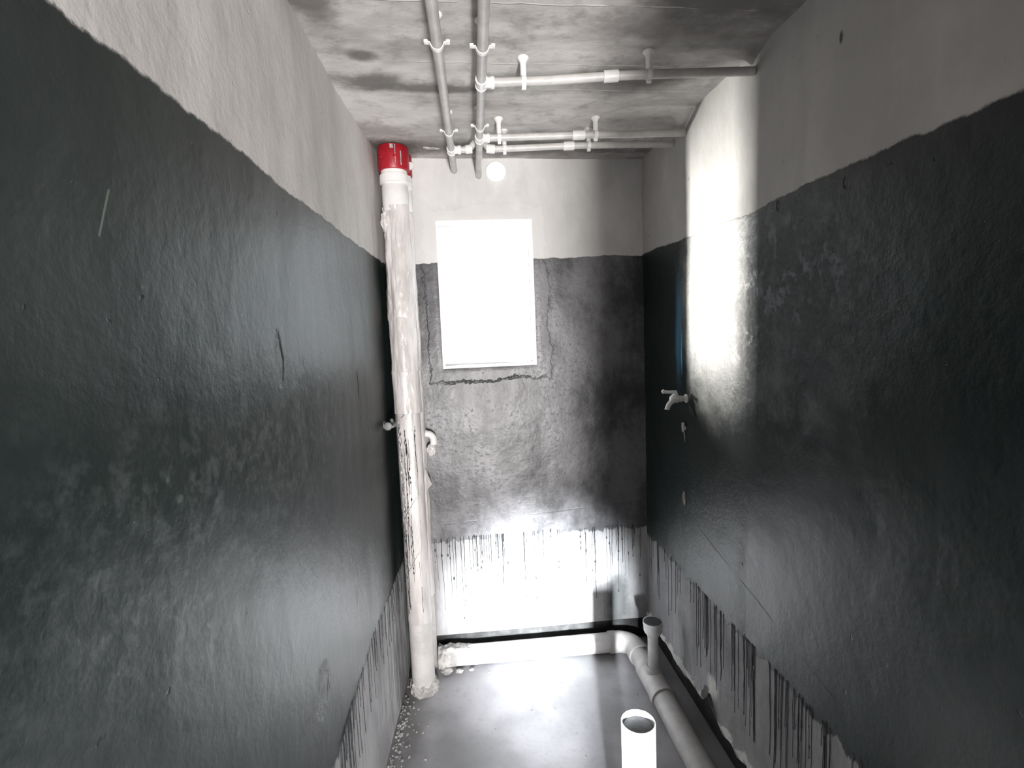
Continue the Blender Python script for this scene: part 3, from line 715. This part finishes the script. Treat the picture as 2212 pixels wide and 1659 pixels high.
hanger(.25, 1.916, 'x', 'bright white hanger on the near cross pipe, left of its two', rb)
hanger(.68, 1.863, 'x', 'grey-lit hanger on the near cross pipe, the one toward the right wall', rb)
hanger(.20, 2.450, 'x', 'white hanger on the middle cross pipe, close beside the right ceiling pipe', rb)
hanger(.635, 2.423, 'x', 'hanger on the middle cross pipe, halfway to the right wall', rb)
hanger(.235, 2.592, 'x', 'white hanger on the rearmost cross pipe, close beside the right ceiling pipe', rb)
hanger(.635, 2.559, 'x', 'hanger on the rearmost cross pipe, halfway to the right wall', rb)

# ------------------------------------------------------------------ floor drain run along the end wall and right wall
dr = thing('drain_pipe', 'grey-white drain pipe on the floor along the end wall, turning forward beside the right wall', 'pipe', (0.9, 2.5, 0))
R1 = 0.056; ZD = 0.062
bm = bmesh.new(); sweep(bm, [Vector((x, 2.93 - .008 * x, ZD)) for x in lin(-0.235, 0.80, 10)], R1, 40); mk('end_wall_run', bm, M_drain, dr)
bm = bmesh.new()
prof(bm, (0.775, 2.924, ZD), (0.815, 2.924, ZD), [(0, R1), (0, .0625), (1, .0625), (1, R1)], 40)
sweep(bm, [Vector((0.81, 2.924, ZD))] + arc((0.822, 2.828, ZD), 0.096, PI / 2, 0, 12) + [Vector((.918, 2.80, ZD))], .0605, 40)
prof(bm, (0.918, 2.808, ZD), (0.918, 2.765, ZD), [(0, .0605), (0, .066), (1, .066), (1, R1)], 40); mk('elbow', bm, M_pvc_grey, dr)
bm = bmesh.new(); sweep(bm, [Vector((0.918 - .004 * (2.8 - y), y, ZD)) for y in lin(-0.30, 2.79, 20)], R1, 40); mk('side_wall_run', bm, M_pvc_grey, dr)
bm = bmesh.new()
prof(bm, (0.917, 2.66, ZD), (0.917, 2.40, ZD), [(0, R1), (0, .0635), (.16, .0635), (.17, .0605), (.83, .0605), (.84, .065), (1, .065), (1, R1)], 40)
prof(bm, (0.915, 2.55, ZD), (0.915, 2.55, .150), [(0, .036), (.72, .036), (.74, .0325), (1, .0325)], 32)
tf = mk('tee_fitting', bm, M_pvc_grey, dr)
bm = bmesh.new(); prof(bm, (0.915, 2.55, .12), (0.915, 2.55, .325), [(0, .0275), (.99, .0275), (1, .0275)], 32); rp = mk('riser', bm, M_drain, dr)
bm = bmesh.new()
zr = [(.312, .0275), (.318, .0305), (.328, .034), (.338, .043), (.348, .0475), (.378, .0490), (.386, .0515), (.398, .0515), (.3985, .0475), (.392, .0470), (.391, .001)]
rings = [ring(bm, Vector((.915, 2.55, z)), Vector((0, 0, 1)), Vector((0, 1, 0)), r, 40) for z, r in zr]
for A, B in zip(rings, rings[1:]):
    for i in range(40): bm.faces.new((A[i], A[(i + 1) % 40], B[(i + 1) % 40], B[i]))
cup = mk('reducer_cup', bm, M_drain, rp)
bm = bmesh.new(); prof(bm, (.915, 2.55, .3925), (.915, 2.55, .3965), [(0, .0465), (1, .0465)], 40); mk('cover_film', bm, M_plug, rp, label='grey film closing the cup')
# cement smeared over the left end of the run
bm = bmesh.new()
g = []
for i in range(40):
    t = i / 39; x = -.238 + .20 * t; row = []
    for j in range(30):
        a_ = -2.6 + 3.5 * j / 29 - PI / 2 * 0; n_ = nz((x * 16, a_ * 1.3, 2)) + .5 * nz((x * 45, a_ * 3.5, 4)) + .25 * nz((x * 110, a_ * 9, 6))
        th = .020 * (1 - t) ** .6 - .004 + .022 * n_ * (1 - .5 * t); rr_ = R1 + max(-.003, th)
        row.append(bm.verts.new((x, 2.930 + rr_ * math.cos(a_ - 1.0), max(-.004, ZD + rr_ * math.sin(a_ - 1.0 + PI)))))
    g.append(row)
for A, B in zip(g, g[1:]):
    for j in range(29): bm.faces.new((A[j], A[j + 1], B[j + 1], B[j]))
for (x, y, z, r_) in ((-.12, 2.862, .012, .016), (-.05, 2.868, .008, .010), (-.19, 2.86, .020, .022)):
    q = bmesh.ops.create_icosphere(bm, subdivisions=3, radius=1)
    for v in q['verts']:
        k = 1 + .5 * nz(v.co * 2 + Vector((x * 90, 0, 0))) + .2 * nz(v.co * 6); v.co = Vector((x + v.co.x * r_ * 1.4 * k, y + v.co.y * r_ * k, max(-.005, z + v.co.z * r_ * .7 * k)))
mk('cement_smear', bm, M_cement, dr, label='rough cement smeared over the left end')

# tall open pipe near the camera
op = thing('standpipe', 'tall white open-ended pipe stub standing on the floor nearest the camera', 'pipe', (.487, 1.5, 0))
bm = bmesh.new(); pr = [(0.0, .0535), (.7075, .0535), (.7095, .0525), (.7095, .0505), (.708, .0495), (.60, .0495), (0, .0495)]
rings = [ring(bm, Vector((.487, 1.5, z)), Vector((0, 0, 1)), Vector((0, 1, 0)), r, 56) for z, r in pr]
for A, B in zip(rings, rings[1:]):
    for i in range(56): bm.faces.new((A[i], A[(i + 1) % 56], B[(i + 1) % 56], B[i]))
mk('pipe', bm, M_pvc, op)
bm = bmesh.new(); prof(bm, (.487, 1.5, .670), (.487, 1.5, .689), [(0, .0493), (.8, .0493), (1, .047)], 48); mk('plug', bm, M_plug, op, label='dull grey plug just inside the mouth')

# ------------------------------------------------------------------ taps and stubs on the side walls
tp = thing('bib_tap', 'white lever tap sticking out of the right wall in front of the dark corner', 'tap', (XR, 2.41, 1.60))
TY = 2.41; TZ = 1.592
bm = bmesh.new(); prof(bm, (XR - .001, TY, TZ), (XR - .016, TY, TZ), [(0, .021), (.5, .022), (1, .015)], 28); mk('wall_flange', bm, M_tap, tp)
bm = bmesh.new(); prof(bm, (XR - .012, TY, TZ), (XR - .085, TY, TZ), [(0, .0105), (.2, .0105), (.22, .015), (.45, .015), (.5, .019), (.9, .019), (1, .013)], 28)
prof(bm, (XR - .060, TY, TZ), (XR - .060, TY, TZ + .034), [(0, .016), (.6, .016), (.65, .012), (1, .010)], 24); mk('body', bm, M_tap, tp)
bm = bmesh.new(); sweep(bm, [Vector((XR - .062, TY, TZ - .002)), Vector((XR - .078, TY, TZ - .012)), Vector((XR - .092, TY, TZ - .026)), Vector((XR - .100, TY, TZ - .044)), Vector((XR - .101, TY, TZ - .050))], [.013, .0125, .012, .0115, .0125], 22); mk('spout', bm, M_tap, tp)
bm = bmesh.new(); sweep(bm, [Vector((XR - .055, TY, TZ + .034)), Vector((XR - .075, TY, TZ + .034)), Vector((XR - .100, TY, TZ + .035)), Vector((XR - .112, TY, TZ + .037)), Vector((XR - .120, TY, TZ + .038)), Vector((XR - .126, TY, TZ + .038))], [.008, .0075, .0075, .0085, .0105, .006], 20); mk('lever', bm, M_tap, tp)

sv = thing('stop_valve', 'small white stop valve on the right wall just below the lever tap', 'valve', (XR, 2.43, 1.44))
bm = bmesh.new(); prof(bm, (XR - .001, 2.43, 1.445), (XR - .018, 2.43, 1.445), [(0, .010), (.5, .010), (1, .008)], 20); mk('body', bm, M_tap, sv)
bm = bmesh.new(); sweep(bm, [Vector((XR - .014, 2.43, z)) for z in (1.425, 1.43, 1.455, 1.468, 1.472)], [.004, .006, .0075, .0075, .004], 18); mk('handle', bm, M_tap, sv)
bm = bmesh.new(); sweep(bm, [Vector((XR - .010, 2.43, 1.43)), Vector((XR - .006, 2.431, 1.40)), Vector((XR - .004, 2.432, 1.375))], [.003, .002, .001], 10); mk('tail', bm, M_tap, sv)
pc = bmesh.new(); q = bmesh.ops.create_icosphere(pc, subdivisions=3, radius=1)
for v in pc.verts:
    k = 1 + .4 * nz(v.co * 2.4); v.co = Vector((XR - .004 + v.co.x * .010 * k, 2.44 + v.co.y * .009 * k + v.co.z * .004, 1.09 + v.co.z * .032 * k))
mk('plaster_daub', pc, M_cement, None, label='small pale daub of plaster on the right wall, far below the lever tap', cat='plaster')

XV = XL + 0.026
lv = thing('angle_valve', 'small dull grey valve with a round handwheel on the left wall beside the wrapped pipe', 'valve', (XV, 2.66, 1.50))
bm = bmesh.new(); prof(bm, (XV, 2.66, 1.50), (XV + .012, 2.66, 1.50), [(0, .020), (.6, .020), (1, .012)], 24); mk('wall_flange', bm, M_metal, lv)
bm = bmesh.new(); prof(bm, (XV + .008, 2.66, 1.50), (XV + .062, 2.66, 1.50), [(0, .008), (.3, .008), (.32, .012), (1, .012)], 20)
prof(bm, (XV + .040, 2.66, 1.50), (XV + .040, 2.66, 1.530), [(0, .010), (.8, .010), (1, .006)], 18)
prof(bm, (XV + .052, 2.66, 1.50), (XV + .052, 2.598, 1.50), [(0, .010), (.5, .010), (.55, .006), (1, .006)], 18); mk('body', bm, M_metal, lv)
bm = bmesh.new(); prof(bm, (XV + .030, 2.602, 1.503), (XV + .030, 2.592, 1.503), [(0, .016), (.2, .020), (.8, .020), (1, .016)], 24)
prof(bm, (XV + .030, 2.598, 1.503), (XV + .056, 2.598, 1.503), [(0, .005), (1, .005)], 12); mk('handwheel', bm, M_metal, lv)

# broken plaster stub low on the end wall
st2 = thing('pipe_stub', 'white pipe stub in a plaster lump low on the end wall above the drain', 'pipe fitting', (-.04, 2.99, .36))
bm = bmesh.new()
for (x, z, r) in ((-.055, .345, .020), (-.030, .385, .020), (-.015, .352, .014), (-.070, .325, .010)):
    q = bmesh.ops.create_icosphere(bm, subdivisions=3, radius=1)
    for v in q['verts']:
        k = 1 + .4 * nz(v.co * 2 + Vector((x * 90, 0, 0))); v.co = Vector((x + v.co.x * r * k, 2.995 + v.co.y * .014 * k, z + v.co.z * r * k))
mk('plaster_lump', bm, M_cement, st2)
bm = bmesh.new(); prof(bm, (-.035, 2.995, .358), (-.035, 2.968, .358), [(0, .012), (.9, .0125), (1, .010)], 20); mk('stub', bm, M_pvc, st2)

# rubble along the foot of the left wall, chips on the floor
def chunk(bm, x, y, r, flat=.6):
    q = bmesh.ops.create_icosphere(bm, subdivisions=1, radius=1); z0 = f_floor(x, y).z; ox = random.uniform(0, 90)
    for v in q['verts']:
        k = 1 + .5 * nz(v.co * 1.3 + Vector((ox, 0, 0))); v.co = Vector((x + v.co.x * r * k, y + v.co.y * r * k * 1.1, z0 + r * flat * .6 + v.co.z * r * flat * k))
bm = bmesh.new()
for _ in range(420):
    y = random.uniform(1.5, 2.95); x = XL + abs(random.gauss(0, .045)) + .012; r = random.uniform(.002, .008); x += 0.042 * max(0, min(1, (y - 2.2) / 0.75)) - .004 * (1.6 if random.random() < .08 else 1)
    if (x + .312) ** 2 + (y - 2.75) ** 2 < .0100: continue
    chunk(bm, x, y, r)
mk('plaster_rubble', bm, M_plain, None, False, label='crumbled plaster rubble along the foot of the left wall', cat='rubble', kind='stuff')
chips = [(.05, 2.84, .011, 'pale plaster chip on the floor beside the cement lumps'), (.37, 2.50, .009, 'tiny chip in the middle of the bright floor, halfway to the open pipe'),
         (.46, 2.18, .008, 'tiny chip on the lit floor left of the open standpipe')]
for x, y, r, lb in chips:
    bm = bmesh.new(); chunk(bm, x, y, r, .5); mk('plaster_chip', bm, M_cement, None, False, label=lb, cat='chip', group='plaster chips on the floor')
bm = bmesh.new(); bmesh.ops.create_icosphere(bm, subdivisions=2, radius=1)
for v in bm.verts: k = 1 + .4 * nz(v.co * 2); v.co = Vector((.545 + v.co.x * .011 * k, 2.915 + v.co.y * .009 * k, .1205 + v.co.z * .007 * k))
mk('plaster_chip', bm, mat_simple('cream_chip', (.75, .68, .55), .8, .2, .3), None, False, label='cream plaster chip resting on top of the floor drain pipe', cat='chip')
# torn plaster lip round the pipe entering the end wall at its top, and a pale flake beside the red collar
bm = bmesh.new()
for i, (x, y, r) in enumerate(((-.125, 2.83, .022), (-.10, 2.84, .016), (-.145, 2.82, .012))):
    q = bmesh.ops.create_icosphere(bm, subdivisions=2, radius=1)
    for v in q['verts']: k = 1 + .4 * nz(v.co * 2 + Vector((i * 9, 0, 0))); v.co = Vector((x + v.co.x * r * 1.4 * k, y + v.co.y * r * .6 * k, f_ceil(x, y).z - .002 + v.co.z * .004 * k))
mk('plaster_flake', bm, M_cement, None, label='pale plaster flake stuck to the ceiling right of the red collar', cat='plaster')
